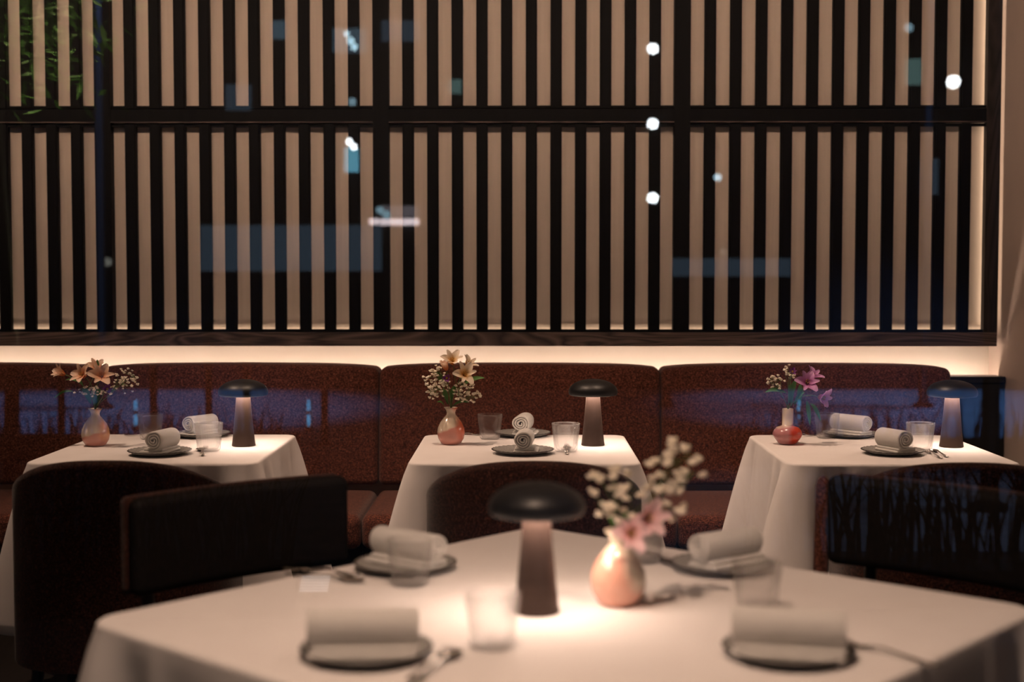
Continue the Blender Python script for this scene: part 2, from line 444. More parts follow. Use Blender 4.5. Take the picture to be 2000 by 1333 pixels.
# ------------------------------------------------------------------ tables and cloths
def table(name_label, cx, cy, wx, wy, rz):
    t = thing('dining_table', name_label, 'table', (cx, cy, 0), rz, None)
    MB().rbox(wx-.02, wy-.02, .03, .008, (2,2,1), 2, (0,0,.732)).build('tabletop', M['walnut'], t)
    MB().lathe([(0,.06),(.05,.055),(.045,.10),(.04,.70),(.10,.715),(0,.716)], 24).build('pedestal', M['frame'], t)
    MB().lathe([(0,0),(.24,0),(.245,.012),(.06,.045),(.05,.06),(0,.06)], 40).build('base', M['frame'], t)
    return t
def cloth(label, cx, cy, wx, wy, rz, drop, flare, seed, r=.045, corner=.22, straight=False):
    rnd = random.Random(seed)
    hx, hy = wx/2-r, wy/2-r
    per = []        # x, y, nx, ny, corner closeness
    nS, nC = 64, 12
    def side(ax, ay, bx_, by_, nx, ny, ln):
        for k in range(nS):
            f = k/nS; d = min(f, 1-f)*ln
            per.append((ax+(bx_-ax)*f, ay+(by_-ay)*f, nx, ny, d, f))
    def arc(cx_, cy_, a0):
        for k in range(nC):
            a = math.radians(a0+90*k/nC)
            per.append((cx_+r*math.cos(a), cy_+r*math.sin(a), math.cos(a), math.sin(a), 0.0, 0))
    side(hx+r, -hy, hx+r, hy, 1, 0, 2*hy); arc(hx, hy, 0)
    side(hx, hy+r, -hx, hy+r, 0, 1, 2*hx); arc(-hx, hy, 90)
    side(-hx-r, hy, -hx-r, -hy, -1, 0, 2*hy); arc(-hx, -hy, 180)
    side(-hx, -hy-r, hx, -hy-r, 0, -1, 2*hx); arc(hx, -hy, 270)
    n = len(per); mb = MB(); vs = []; fs = []
    zt_ = .7495
    ringf = [.02, .25, .5, .7, .85, .93, .98]
    for f in ringf:
        for p in per: vs.append((p[0]*f, p[1]*f, zt_))
    rolls = 4
    for k in range(rolls+1):
        a = math.radians(90*k/rolls)
        for p in per:
            vs.append((p[0]+p[2]*(.009*math.sin(a)-.002), p[1]+p[3]*(.009*math.sin(a)-.002), zt_-.009*(1-math.cos(a))))
    nd = 16
    ph = [rnd.uniform(0, 6.28) for _ in range(4)]
    for k in range(1, nd+1):
        t = k/nd
        for i, p in enumerate(per):
            c = math.exp(-(p[4]/.048)**2)                # the hanging corner
            dip = math.exp(-((p[4]-.105)/.030)**2) - .45*math.exp(-((p[4]-.165)/.028)**2)         # the fold beside it
            s = i/n
            wave = .5*math.sin(2*math.pi*7*s+ph[0]) + .3*math.sin(2*math.pi*13*s+ph[1]) + .25*math.sin(2*math.pi*23*s+ph[2])
            off = .007 + flare*(t**.85)*(1.0*c + .24) - .050*(t**.7)*dip*(p[4] > 0) + .020*(t**.8)*wave*(1-c)
            off = max(off, .0065)
            z = zt_-.009 - drop*t*(1+corner*c)
            vs.append((p[0]+p[2]*off, p[1]+p[3]*(.007 if p[3] > 0 and straight else off), z))
    rows = len(ringf)+rolls+1+nd
    for j in range(rows-1):
        for i in range(n):
            i2 = (i+1) % n
            fs.append((j*n+i, j*n+i2, (j+1)*n+i2, (j+1)*n+i))
    fs.append(tuple(range(n)))
    mb.add(vs, fs)
    o = mb.build('tablecloth', M['cloth'], None, loc=(cx, cy, 0), rz=rz)
    tag(o, label, 'tablecloth')
    sd = o.modifiers.new('thickness', 'SOLIDIFY'); sd.thickness = .0012; sd.offset = 1
    return o
TZ = .751
YF, YK = at(1024, 906, z=.75).y, at(1024, 850.5, z=.75).y
TD = YK-YF; TYC = (YF+YK)/2
TXL = at(272, 906, z=.75).x; TXM = at(1024, 905, z=.75).x; TXR = at(1764, 905, z=.75).x
for (x, la, lb) in ((TXL, 'square table under the white cloth with peach flowers', 'white tablecloth on the banquette table with peach flowers'),
                    (TXM, 'square table under the white cloth with cream flowers', 'white tablecloth on the middle banquette table with cream flowers'),
                    (TXR, 'square table under the white cloth with purple flowers', 'white tablecloth on the table near the side wall with purple flowers')):
    table(la, x, TYC, .74, TD, 0)
    cloth(lb, x, TYC, .752, TD+.012, 0, .43, .115, int(x*100)+7, straight=True)
FC = Vector((.085, 2.495)); FRZ = math.radians(-41.4)
table('large square table set cornerwise under the white cloth by the window', FC.x, FC.y, 1.215, 1.205, FRZ)
cloth('large white tablecloth draped on the cornerwise table by the window', FC.x, FC.y, 1.235, 1.225, FRZ, .50, .12, 3, .06)

# ------------------------------------------------------------------ chairs
def tub_chair(label, x, y, rz):
    t = thing('tub_chair', label, 'chair', (x, y, 0), rz, None)
    path = []
    hw, dp = .322, .30
    for k in range(5): path.append((hw, .12-.12*k/4, 0))
    for k in range(1, 40):
        a = math.pi*k/40
        ca, sa = math.cos(a), math.sin(a)
        px_ = hw*math.copysign(abs(ca)**.75, ca); py_ = -dp*abs(sa)**.85
        path.append((px_, py_, 0))
    for k in range(5): path.append((-hw, .12*k/4, 0))
    th = .055; vs = []; fs = []
    n = len(path); loop = 0
    for i, (px_, py_, _) in enumerate(path):
        a = Vector(path[max(i-1,0)][:2]); b = Vector(path[min(i+1,n-1)][:2]); d = (b-a).normalized()
        nrm = Vector((d.y, -d.x))                         # outward
        if nrm.dot(Vector((px_, py_))) < 0: nrm = -nrm
        e = min(1, abs(px_)/hw)
        top = .722 + .122*(max(0, 1-e**2.4))**.5 - .03*max(0, py_)/.12
        ring = [(.0, .24)] + [(.0, .24+(top-th/2-.24)*q/6) for q in range(1, 7)]
        for q in range(1, 8):
            an = math.pi*q/8
            ring.append((-th/2+th/2*math.cos(an), top-th/2+th/2*math.sin(an)))
        ring += [(-th, .24+(top-th/2-.24)*q/6) for q in range(6, -1, -1)]
        loop = len(ring)
        for (o_, z) in ring:
            vs.append((px_+nrm.x*o_, py_+nrm.y*o_, z))
    for i in range(n-1):
        for q in range(loop):
            q2 = (q+1) % loop
            fs.append((i*loop+q, i*loop+q2, (i+1)*loop+q2, (i+1)*loop+q))
    fs.append(tuple(range(loop))); fs.append(tuple(reversed(range((n-1)*loop, n*loop))))
    mb = MB(); mb.add(vs, fs); mb.build('backrest', M['tweed2'], t, sharp=50)
    MB().rbox(.49, .46, .12, .04, (6,6,2), 4, (0, .0, .42)).build('seat', M['tweed2'], t)
    MB().rbox(.50, .42, .04, .01, (2,2,1), 2, (0, .0, .34)).build('seat_frame', M['walnut'], t)
    for (sx, sy) in ((-1,-1),(1,-1),(-1,1),(1,1)):
        MB().tube([(sx*.21, sy*.17, .34), (sx*.24, sy*.20, 0)], [.02, .013], 12).build('leg', M['walnut_v'], t)
    return t
CY = at(1043, 905, z=.845).y + .30
CYB = 3.84 + .30
tub_chair('round-backed brown tweed tub chair at the middle banquette table', at(1044, 960, y=3.84).x, CYB, 0)
tub_chair('round-backed brown tweed tub chair at the table with peach flowers', at(190, 960, y=3.84).x, CYB, math.radians(2))
tub_chair('round-backed brown tweed tub chair at the table with purple flowers', at(1908, 960, y=3.84).x, CYB-.02, math.radians(-3))

def panel_chair(label, px_, py_, rz, posts_=False):
    """px_, py_: centre of the back panel"""
    off = Vector((-math.sin(rz), math.cos(rz)))*.26
    t = thing('dining_chair', label, 'chair', (px_+off.x, py_+off.y, 0), rz, None)
    def curve(amp):
        return lambda v: (v.x, v.y + amp*(v.x/.3)**2, v.z)
    MB().rbox(.585, .04, .225, .018, (16,1,6), 5, (0, -.30, .75), curve(.035)).build('backrest_shell', M['tweed2'], t)
    if posts_:
        for sx in (-1, 1):
            MB().tube([(sx*.345, -.285, .30), (sx*.345, -.285, .60), (sx*.34, -.285, .82), (sx*.34, -.285, .838), (sx*.34, -.285, .848)], [.020, .020, .020, .015, .004], 14).build('back_post', M['tweed'], t)
            MB().rbox(.07, .03, .05, .008, (1,1,1), 2, (sx*.31, -.29, .72)).build('post_bracket', M['frame'], t)
    p = MB().rbox(.58, .05, .225, .024, (16,1,6), 5, (0, -.262, .75), curve(.035)).build('back_pad', M['leather'], t)
    p['label'] = 'black leather pad'
    def s(v): return (v.x*(1-.06*max(0, v.y)/.22), v.y, v.z + (.01*(1-(v.x/.25)**4) if v.z > 0 else 0))
    MB().rbox(.48, .36, .08, .03, (6,6,2), 4, (0, -.06, .43), s).build('seat', M['leather'], t)
    MB().rbox(.46, .34, .03, .008, (2,2,1), 2, (0, -.06, .375)).build('seat_frame', M['walnut'], t)
    for sx in (-1, 1):
        MB().tube([(sx*.22, -.33, .78), (sx*.21, -.29, .5), (sx*.21, -.23, .36), (sx*.23, -.30, 0)], [.013,.017,.02,.012], 12).build('leg', M['walnut_v'], t)
        MB().tube([(sx*.20, .08, .37), (sx*.21, .10, 0)], [.02,.012], 12).build('leg', M['walnut_v'], t)
    return t
panel_chair('dark low-backed chair before the tub chair by the peach flowers', -.69, 3.30, math.radians(-139))
panel_chair('dark low-backed chair close to the cloth with purple flowers', 1.005, 3.31, math.radians(137), True)

# ------------------------------------------------------------------ table lamps
def lamp(label, p):
    t = thing('table_lamp', label, 'lamp', p, 0, None)
    h = .240
    prof = [(0,h)]
    for k in range(1, 15):
        a = math.pi/2*(1-k/14)
        prof.append((.0885*math.cos(a)**.96, h-.046+.046*math.sin(a)))
    prof += [(.0882,h-.050),(.0868,h-.0555),(.084,h-.0585),(.081,h-.059),(.077,h-.057),(.074,h-.050),(.030,h-.048),(.020,h-.047)]
    MB().lathe(prof, 64).build('shade', M['shade'], t)
    st = []
    for k in range(17):
        f = k/16; st.append((.0425-.0185*f**.82, .002+(h-.050)*f))
    MB().lathe([(0,0),(.0405,0),(.0425,.002)]+st[1:]+[(0,h-.048)], 48).build('stem', M['stem'], t, sharp=40)
    MB().lathe([(.030,h-.0525),(.070,h-.0525),(.070,h-.0505),(.030,h-.0505)], 48, closed=True).build('diffuser', M['lampglow'], t, smooth=False)
    MB().lathe([(0,h+.0005),(.006,h+.0005),(.0065,h-.002),(0,h-.002)], 20).build('touch_switch', M['shade'], t)
    return t
lamp('mushroom table lamp beside the peach flowers on the banquette table', at(476, 871, z=TZ))
lamp('mushroom table lamp on the middle banquette table with cream flowers', at(1158, 870, z=TZ))
lamp('mushroom table lamp on the table with purple flowers', at(1858, 873, z=TZ))
lamp('blurred large mushroom table lamp on the cornerwise table by the window', at(1048, 1196, z=TZ))

# ------------------------------------------------------------------ vases
def bulb_vase(label, p, mat, s=1.0):
    prof = [(0,0),(.030,0),(.036,.004),(.047,.022),(.0505,.042),(.048,.060),(.039,.080),(.026,.097),(.0165,.108),(.0155,.116),(.019,.126),(.0255,.134),(.024,.1345),(.0165,.127),(.0130,.116),(.0135,.108),(.020,.098),(.020,.05),(0,.03)]
    o = MB().lathe([(r*s, z*s) for r, z in prof], 48).build('bud_vase', mat, loc=p)
    return tag(o, label, 'vase')
def squat_vase(label, p, mat):
    prof = [(0,0),(.026,0),(.033,.004),(.048,.024),(.0545,.038),(.050,.050),(.040,.062),(.026,.0665),(.0205,.069),(.0200,.10),(.0200,.128),(.0195,.130),(.017,.130),(.0165,.10),(.0165,.06),(0,.05)]
    o = MB().lathe(prof, 48).build('bud_vase', mat, loc=p)
    return tag(o, label, 'vase')
CR = (.74,.62,.48)
VL = at(187, 871, z=TZ); VM = at(881, 868, z=TZ); VR = at(1538, 868, z=TZ); VF = at(1207, 1180, z=TZ)
bulb_vase('pink-dipped cream bud vase holding the peach flowers', VL, glaze('glaze_a', CR, (.62,.30,.25), (.70,.33,.16), (.25,0,-1), -.030, (1,-.3,.35), .074))
bulb_vase('pink and red dipped cream bud vase holding the cream flowers', VM, glaze('glaze_b', CR, (.60,.27,.22), (.72,.14,.05), (.35,0,-1), -.048, (1,-.4,.35), .077))
squat_vase('squat red-glazed bud vase with a straight cream neck, holding the purple flowers', VR, glaze('glaze_c', CR, (.48,.20,.20), (.50,.05,.02), (.25,0,-1), -.056, (1,-.5,.0), .040))
bulb_vase('blurred salmon bud vase beside the lamp on the large table by the window', VF, glaze('glaze_d', CR, (.70,.37,.28), (.60,.54,.44), (.10,0,-1), -.085, (1,-.6,.6), .095), 1.04)

# ------------------------------------------------------------------ flowers
def frame_to(d):
    d = Vector(d).normalized(); a = d.cross(Vector((0,0,1)))
    if a.length < .05: a = Vector((1,0,0))
    a.normalize(); return a, d.cross(a).normalized(), d
def bloom(parent, c, d, size, mat, rnd, openness=1.0):
    size = size*1.14
    a, b, d = frame_to(d); mb = MB(); c = Vector(c)
    for i in range(6):
        an = 2*math.pi*i/6 + rnd.uniform(-.12,.12); inner = i % 2
        rad = a*math.cos(an)+b*math.sin(an); tan = d.cross(rad)
        L = size*(.90 if inner else .90)*rnd.uniform(.92,1.05); W = size*(.145 if inner else .235)
        th0, th1 = math.radians(20), math.radians((76 if inner else 96)*openness*rnd.uniform(.85,1.1))
        pts = []; p = Vector((0,0,0)); K = 8
        for k in range(K+1):
            th = th0+(th1-th0)*(k/K)**.8
            pts.append(p.copy()); p = p + (d*math.cos(th)+rad*math.sin(th))*(L/K)
        def f(u, v, pts=pts, W=W, tan=tan, rad=rad, d=d, K=K, size=size):
            k = u*K; i0 = min(int(k), K-1); q = pts[i0].lerp(pts[i0+1], k-i0)
            ww = W*(math.sin(math.pi*min(1, .07+.90*u**.9))**.6 + .03)
            s_ = v*2-1
            return c + q + tan*ww*s_ + (d*.9-rad*.3)*(.35*ww*s_*s_) + d*size*.02*math.sin(9*u+5*s_)
        mb.grid(f, 8, 6)
    bl = mb.build('blossom', mat, parent)
    sb = MB()
    for i in range(6):
        an = 2*math.pi*i/6+.3; rad = a*math.cos(an)+b*math.sin(an)
        e = c+d*size*.42+rad*size*.10
        sb.tube([c, c+d*size*.2+rad*size*.03, e], .0007, 5); sb.ball(e, .0018, 1.3, 6, 4)
    sb.build('stamens', M['stamen'], bl)
def bez(p0, p1, p2, n=10):
    p0, p1, p2 = Vector(p0), Vector(p1), Vector(p2)
    return [p0*(1-t)**2+p1*2*t*(1-t)+p2*t*t for t in [k/n for k in range(n+1)]]
def leaf(parent, base, tip, wid, droop=.02):
    base, tip = Vector(base), Vector(tip); mid = (base+tip)/2+Vector((0,0,droop))
    d = (tip-base).normalized(); side = d.cross(Vector((0,-.75,.65)))
    if side.length < .1: side = Vector((1,0,0))
    side.normalize(); pts = bez(base, mid, tip, 10)
    up = side.cross(d)
    def f(u, v):
        k = u*10; i0 = min(int(k), 9); q = pts[i0].lerp(pts[i0+1], k-i0); s_ = v*2-1
        ww = wid*math.sin(math.pi*(.03+.95*u))**.8
        return q+side*ww*s_+up*(.3*ww*s_*s_)
    MB().grid(f, 10, 4).build('leaf', M['leaf'], parent)
def mouth(v, h=.128): return Vector((v.x, v.y, v.z+h))
def rise(m_, dx, dz, dy=0): return m_+Vector((dx, dy, dz))
def stem_curve(v, h, end, low=.05):
    m_ = mouth(v, h)
    lo = Vector((v.x+(m_.x-end[0])*.06, v.y+(m_.y-end[1])*.06, v.z+low))
    c1 = Vector((m_.x+(end[0]-m_.x)*.25, m_.y+(end[1]-m_.y)*.25, m_.z+(end[2]-m_.z)*.55))
    return [lo]+bez(m_+Vector(((end[0]-m_.x)*.03, (end[1]-m_.y)*.03, 0)), c1, end, 9)
def lily(label, v, h, heads, mat, leaves, seed, group=None):
    """one alstroemeria stem; heads: (offset from the mouth, facing, size, openness)"""
    rnd = random.Random(seed); m_ = mouth(v, h)
    t = thing('alstroemeria_stem', label, 'flower', v, 0, group); o = Vector(v)
    ends = [m_+Vector(hd[0]) for hd in heads]
    cen = sum(ends, Vector())/len(ends); fork = m_.lerp(cen, .55)
    sb = MB().tube([p-o for p in stem_curve(v, h, fork)], .0022, 7)
    for e, hd in zip(ends, heads):
        sb.tube([p-o for p in bez(fork, fork.lerp(e, .6)+Vector((0,0,.012)), e, 6)], .0014, 6)
    sb.build('stem', M['greenstem'], t)
    for e, hd in zip(ends, heads): bloom(t, e-o, hd[1], hd[2], mat, rnd, hd[3] if len(hd) > 3 else 1.0)
    for (a, b, wd) in leaves: leaf(t, m_+Vector(a)-o, m_+Vector(b)-o, wd)
    return t
def gyp(label, v, h, centre, spread, n, size, seed, group=None, sticks=5):
    rnd = random.Random(seed); m_ = mouth(v, h); o = Vector(v)
    t = thing('gypsophila_sprig', label, 'flower', v, 0, group)
    cen = m_+Vector(centre); sp = Vector(spread)
    hub = m_.lerp(cen, .5)
    sb = MB().tube([p-o for p in stem_curve(v, h, hub)], .0011, 6); fb = MB()
    subs = []
    for k in range(sticks):
        s_ = cen+Vector((rnd.uniform(-.6,.6)*sp.x, rnd.uniform(-.6,.6)*sp.y, rnd.uniform(-.6,.6)*sp.z))
        subs.append(s_); sb.tube([p-o for p in bez(hub, hub.lerp(s_, .5)+Vector((0,0,.01)), s_, 5)], .0008, 5)
    for k in range(n):
        while True:
            q = Vector((rnd.uniform(-1,1), rnd.uniform(-1,1), rnd.uniform(-1,1)))
            if q.length < 1: break
        e = cen+Vector((q.x*sp.x, q.y*sp.y, q.z*sp.z))
        s_ = min(subs, key=lambda z: (z-e).length)
        sb.tube([s_-o, s_.lerp(e, .6)-o+Vector((0,0,-.003)), e-o], .0005, 4)
        r = size*1.45*rnd.uniform(.65,1.1)
        fb.ball(e-o, r*.75, .8, 7, 5)
        for j in range(5):
            an = 2*math.pi*j/5+rnd.random(); f_ = Vector((math.cos(an)*.6, math.sin(an)*.6, rnd.uniform(-.3,.6)))*r
            fb.ball(e-o+f_, r*.5, .8, 6, 4)
    sb.build('stem', M['greenstem'], t); fb.build('florets', M['gyp'], t)
    return t
PXB = TYC/FPX    # metres per photo pixel at the back tables
def off(px, py, v, vx, vy, dy=0.0, k=None):
    """offset from the vase mouth (at photo pixel vx, vy)"""
    k = k or v.y/FPX
    return ((px-vx)*k, dy, (vy-py)*k)
# peach bouquet
O = lambda px, py, dy=0: off(px, py, VL, 188, 806, dy)
lily('peach alstroemeria stem with two open blossoms above the pink-dipped vase', VL, .13, [(O(205,742,-.02), (.25,-.85,.45), .062), (O(172,741,-.015), (-.35,-.75,.5), .058)], M['peach'], [(O(165,760), O(150,748), .006), (O(180,795), O(166,762,-.02), .010), (O(190,800), O(202,764,-.02), .010), (O(186,798), O(186,760,.02), .009)], 1)
lily('peach alstroemeria stem with half-closed blossoms at the side of the bouquet', VL, .13, [(O(130,737,.0), (-.75,-.4,.45), .048, .6), (O(190,732,.02), (.0,-.5,.8), .052, .8)], M['peach'], [(O(145,770), O(112,782,-.02), .006), (O(160,755), O(130,748), .006)], 2)
lily('single dark plum blossom among the small white florets of the peach bouquet', VL, .13, [(O(216,765,-.03), (.4,-.7,.2), .026, .8)], M['plum'], [(O(192,738,.02), O(190,708,.02), .005)], 3)
gyp('white gypsophila sprig reaching out from the peach flowers toward the tumbler', VL, .13, O(248,748,.0), (.052,.045,.050), 46, .0042, 4)
gyp('white gypsophila sprig low under the peach blossoms', VL, .13, O(190,768,-.03), (.072,.04,.022), 34, .0042, 5)
# cream bouquet
O = lambda px, py, dy=0: off(px, py, VM, 882, 803, dy)
lily('cream alstroemeria stem with two wide open blossoms in the middle vase', VM, .13, [(O(906,738,-.03), (.35,-.8,.4), .060), (O(886,716,-.01), (-.05,-.6,.75), .058, .9), (O(912,724,.02), (.5,-.2,.8), .05, .8)], M['cream'], [(O(900,760), O(948,742,-.02), .010), (O(884,800), O(918,790,-.03), .006), (O(880,792), O(892,756), .009), (O(876,795), O(866,764,-.01), .009), (O(866,760), O(852,730), .008)], 11)
lily('salmon alstroemeria bud stem among the florets in the middle vase', VM, .13, [(O(874,728,-.02), (-.2,-.3,.95), .042, .35)], M['peach'], [(O(870,800), O(855,790,-.02), .004)], 12)
lily('small plum blossom under the cream blossoms in the middle vase', VM, .13, [(O(876,742,-.04), (-.1,-.8,.1), .022, .8)], M['plum'], [], 13)
gyp('white gypsophila sprig on the banquette-lamp side of the cream flowers', VM, .13, O(912,772,-.01), (.055,.05,.040), 60, .0046, 14)
gyp('white gypsophila sprig on the outer side of the cream flowers', VM, .13, O(853,752,-.01), (.050,.05,.066), 80, .0046, 15)
# purple bouquet
O = lambda px, py, dy=0: off(px, py, VR, 1538, 806, dy)
lily('purple alstroemeria stem with drooping pink-violet blossoms over the squat vase', VR, .128, [(O(1570,757,-.02), (.1,-.85,.45), .062), (O(1594,781,-.02), (.7,-.65,-.1), .056, .8), (O(1583,748,.02), (.5,-.3,.7), .052, .8)], M['violet'], [(O(1575,790), O(1578,836,-.03), .008), (O(1582,795), O(1600,828,-.02), .008), (O(1560,800), O(1560,756,-.02), .010), (O(1545,800), O(1540,758,-.01), .010), (O(1550,798), O(1568,772,-.02), .008)], 21)
lily('small plum blossom at the top of the purple bouquet', VR, .128, [(O(1544,735,-.01), (.1,-.7,.5), .022, .8)], M['plum'], [(O(1535,775), O(1492,772,-.02), .009), (O(1540,795), O(1552,748,-.01), .010)], 22)
gyp('white gypsophila sprig leaning out over the edge from the squat vase', VR, .128, O(1514,752,.0), (.036,.03,.030), 24, .0044, 23)
gyp('white gypsophila sprig upright in the squat vase', VR, .128, O(1541,735,.01), (.022,.03,.030), 16, .0044, 24)
# the blurred bouquet on the big table
O = lambda px, py, dy=0: off(px, py, VF, 1203, 1048, dy)
lily('blurred pink alstroemeria drooping over the salmon vase', VF, .13, [(O(1222,1040,-.03), (.1,-.8,.2), .052), (O(1246,1012,-.02), (.5,-.7,.2), .056, .8)], M['pink'], [(O(1196,1040), O(1182,1012,-.02), .008), (O(1210,1040), O(1222,1000), .006)], 31)
gyp('blurred white gypsophila sprig above the lamp side of the salmon vase', VF, .13, O(1196,962,.0), (.058,.05,.058), 21, .0078, 32)
gyp('blurred white gypsophila sprig reaching high from the salmon vase toward the banquette', VF, .13, O(1318,914,.0), (.056,.045,.050), 24, .0078, 35)
gyp('blurred white gypsophila sprig low beside the pink blossoms of the salmon vase', VF, .13, O(1285,985,.0), (.044,.04,.042), 13, .0078, 34)

# ------------------------------------------------------------------ tableware
def tumbler(label, p, s=1.0):
    h = .094*s; R0, R1 = .0375*s, .0475*s
    outer = [(0,0),(R0*.85,0),(R0,.004)]+[(R0+(R1-R0)*(k/12)**1.25, .006+(h-.008)*k/12) for k in range(13)]
    tw = .0024
    inner = [(R1-.001, h),(R1-tw, h-.001)]+[(R0+(R1-R0)*(k/12)**1.25-tw, .006+(h-.008)*k/12) for k in range(11, 1, -1)]+[(R0*.8,.007),(0,.006)]
    no = len(outer)
    def mod(r, z, t, i):
        if 3 <= i < no-2: r = r*(1+.016*math.cos(36*t))
        return r, z
    o = MB().lathe(outer+inner, 144, mod=mod).build('tumbler', M['glass'], loc=p)
    return tag(o, label, 'glass', None)
def plate(label, p, rz=0.0, s=1.0):
    prof = [(0,.004),(.05,.003),(.062,.001),(.066,0),(.070,.001),(.085,.007),(.105,.013),(.1075,.0145),(.1065,.0165),(.103,.0165),(.085,.0115),(.07,.0085),(0,.008)]
    def mod(r, z, t, i):
        k = max(0, (r-.075)/.03); return r*(1+.012*k*math.cos(32*t)), z+.0006*k*math.cos(32*t)
    o = MB().lathe([(r*s, z) for r, z in prof], 128, mod=mod).build('side_plate', M['plate'], loc=p, rz=rz)
    return tag(o, label, 'plate')
def towel(label, p, rz, L=.15, R=.031, flap=1, tilt=0.0):
    """terry towel rolled on itself, its folded tail lying under the roll"""
    mb = MB(); turns = 3.4; r0 = .004; pitch = (R-r0)/turns; ns = 110
    xs = [(-L/2, .45), (-L/2+.003, .85), (-L/2+.008, 1), (0, 1), (L/2-.008, 1), (L/2-.003, .85), (L/2, .45)]
    vs = []; fs = []
    for k in range(ns+1):
        th = 2*math.pi*turns*k/ns; r = r0+pitch*th/(2*math.pi); a = th-2*math.pi*turns-math.pi/2
        wob = 1+.03*math.sin(3*a+1)
        for (x, q) in xs:
            for sgn in (1, -1):
                rr = (r+sgn*pitch*.47*q)*wob
                vs.append((x, rr*math.cos(a)*1.04, R+pitch*.3+rr*math.sin(a)*.97))
    w2 = len(xs)*2
    for k in range(ns):
        b0, b1 = k*w2, (k+1)*w2
        for i in range(len(xs)-1):
            for sgn in (0, 1):
                f = (b0+2*i+sgn, b1+2*i+sgn, b1+2*i+2+sgn, b0+2*i+2+sgn); fs.append(f)
        fs.append((b0, b1, b1+1, b0+1)); e = w2-2
        fs.append((b0+e, b1+e, b1+e+1, b0+e+1))
    for kk in (0, ns):
        b0 = kk*w2
        for i in range(len(xs)-1): fs.append((b0+2*i, b0+2*i+1, b0+2*i+3, b0+2*i+2))
    lift = .0
    if flap:
        lift = .012
        vs = [(x, y, z+lift) for (x, y, z) in vs]
    mb.add(vs, fs)
    if flap:
        mb.rbox(L*.98, R*2.7, .009, .0043, (6,6,1), 3, (0, -R*.30*flap, .006))
        mb.rbox(L*.96, R*2.2, .009, .0043, (6,6,1), 3, (0.004, -R*.16*flap, .0148))
    o = mb.build('rolled_napkin', M['terry'], loc=p, rz=rz, sharp=60)
    return tag(o, label, 'napkin')
def cutlery(kind, label, head, tail, L=.185, lift=.0):
    head, tail = Vector(head), Vector(tail)
    d = (tail-head); d.z = 0; rz = math.atan2(d.y, d.x)
    mb = MB()
    hz = .004+lift
    mb.tube([(.055,0,hz+.004),(.075,0,hz+.006),(.11,0,hz+.003),(.15,0,hz),(L-.012,0,hz),(L,0,hz)], [(.0035,.0012),(.0028,.0014),(.003,.0015),(.0045,.0014),(.0065,.0013),(.003,.001)], 10, flat=1)
    if kind == 'fork':
        mb.tube([(.032,0,hz-.001),(.038,0,hz),(.048,0,hz+.001),(.057,0,hz+.004)], [(.009,.0011),(.0105,.0012),(.0085,.0012),(.0035,.0012)], 12, flat=1)
        for k in range(4):
            y = (k-1.5)*.0052
            mb.tube([(.036,y,hz-.0005),(.018,y,hz-.002),(0,y*.9,hz+.003)], [(.0016,.0011),(.0015,.001),(.0006,.0005)], 6, flat=1)
    else:
        def bowl(u, v):
            s_ = v*2-1; wd = .0165*math.sin(math.pi*min(.985, .02+.93*u**.85))**.6
            return (.058*u, wd*s_, hz+.003-.007*math.sin(math.pi*u)*(1-s_*s_))
        mb.grid(bowl, 14, 8)
    o = mb.build(kind, M['steel'], loc=(head.x, head.y, head.z), rz=rz)
    sd = o.modifiers.new('thickness', 'SOLIDIFY'); sd.thickness = .0008; sd.offset = 0
    return tag(o, label, kind)
PZ = TZ+.0085
def T(px, py): return at(px, py, z=TZ)
def on_plate(p, dx=0, dy=0): return Vector((p.x+dx, p.y+dy, TZ+.0072))
R_ = math.radians
# middle table
p = T(1021, 852); plate('grey plate at the banquette side of the middle table', p)
towel('spiral-ended rolled towel on the banquette-side plate of the middle table', on_plate(p, 0, -.015), R_(82), .13, .033)
p = T(1021, 886); plate('grey plate at the chair side of the middle table', p, .1)
towel('spiral-ended rolled towel on the chair-side plate of the middle table', on_plate(p, .004, -.01), R_(86), .12, .031)
tumbler('ribbed clear tumbler beside the cream flowers', T(957, 858))
tumbler('ribbed clear tumbler beside the lamp of the middle table', T(1105, 882), 1.05)
cutlery('spoon', 'steel spoon lying under a fork on the middle table', T(1108, 876), T(1107, 899))
cutlery('fork', 'steel fork laid on a spoon on the middle table', T(1107, 875), T(1105, 899), lift=.006)
cutlery('fork', 'steel fork lying behind the tumbler beside the cream flowers', T(948, 850), T(920, 851))
# peach table
p = T(394, 853); plate('grey plate at the banquette side of the table with peach flowers', p)
towel('rolled towel on the banquette-side plate of the table with peach flowers', on_plate(p, -.005, 0), R_(58), .13, .031, -1)
p = T(312, 888); plate('grey plate at the chair side of the table with peach flowers', p, .2)
towel('rolled towel on the chair-side plate of the table with peach flowers', on_plate(p, .01, .0), R_(76), .13, .033, -1)
tumbler('ribbed clear tumbler with the gypsophila hanging near it, by the peach flowers', T(294, 858))
tumbler('ribbed clear tumbler beside the lamp of the table with peach flowers', T(408, 881), 1.05)
cutlery('spoon', 'steel spoon crossed under a fork on the table with peach flowers', T(391, 879), T(402, 900))
cutlery('fork', 'steel fork crossed over a spoon on the table with peach flowers', T(402, 879), T(387, 900), lift=.006)
cutlery('fork', 'steel fork behind the tumbler beside the peach flowers', T(338, 852), T(312, 852))
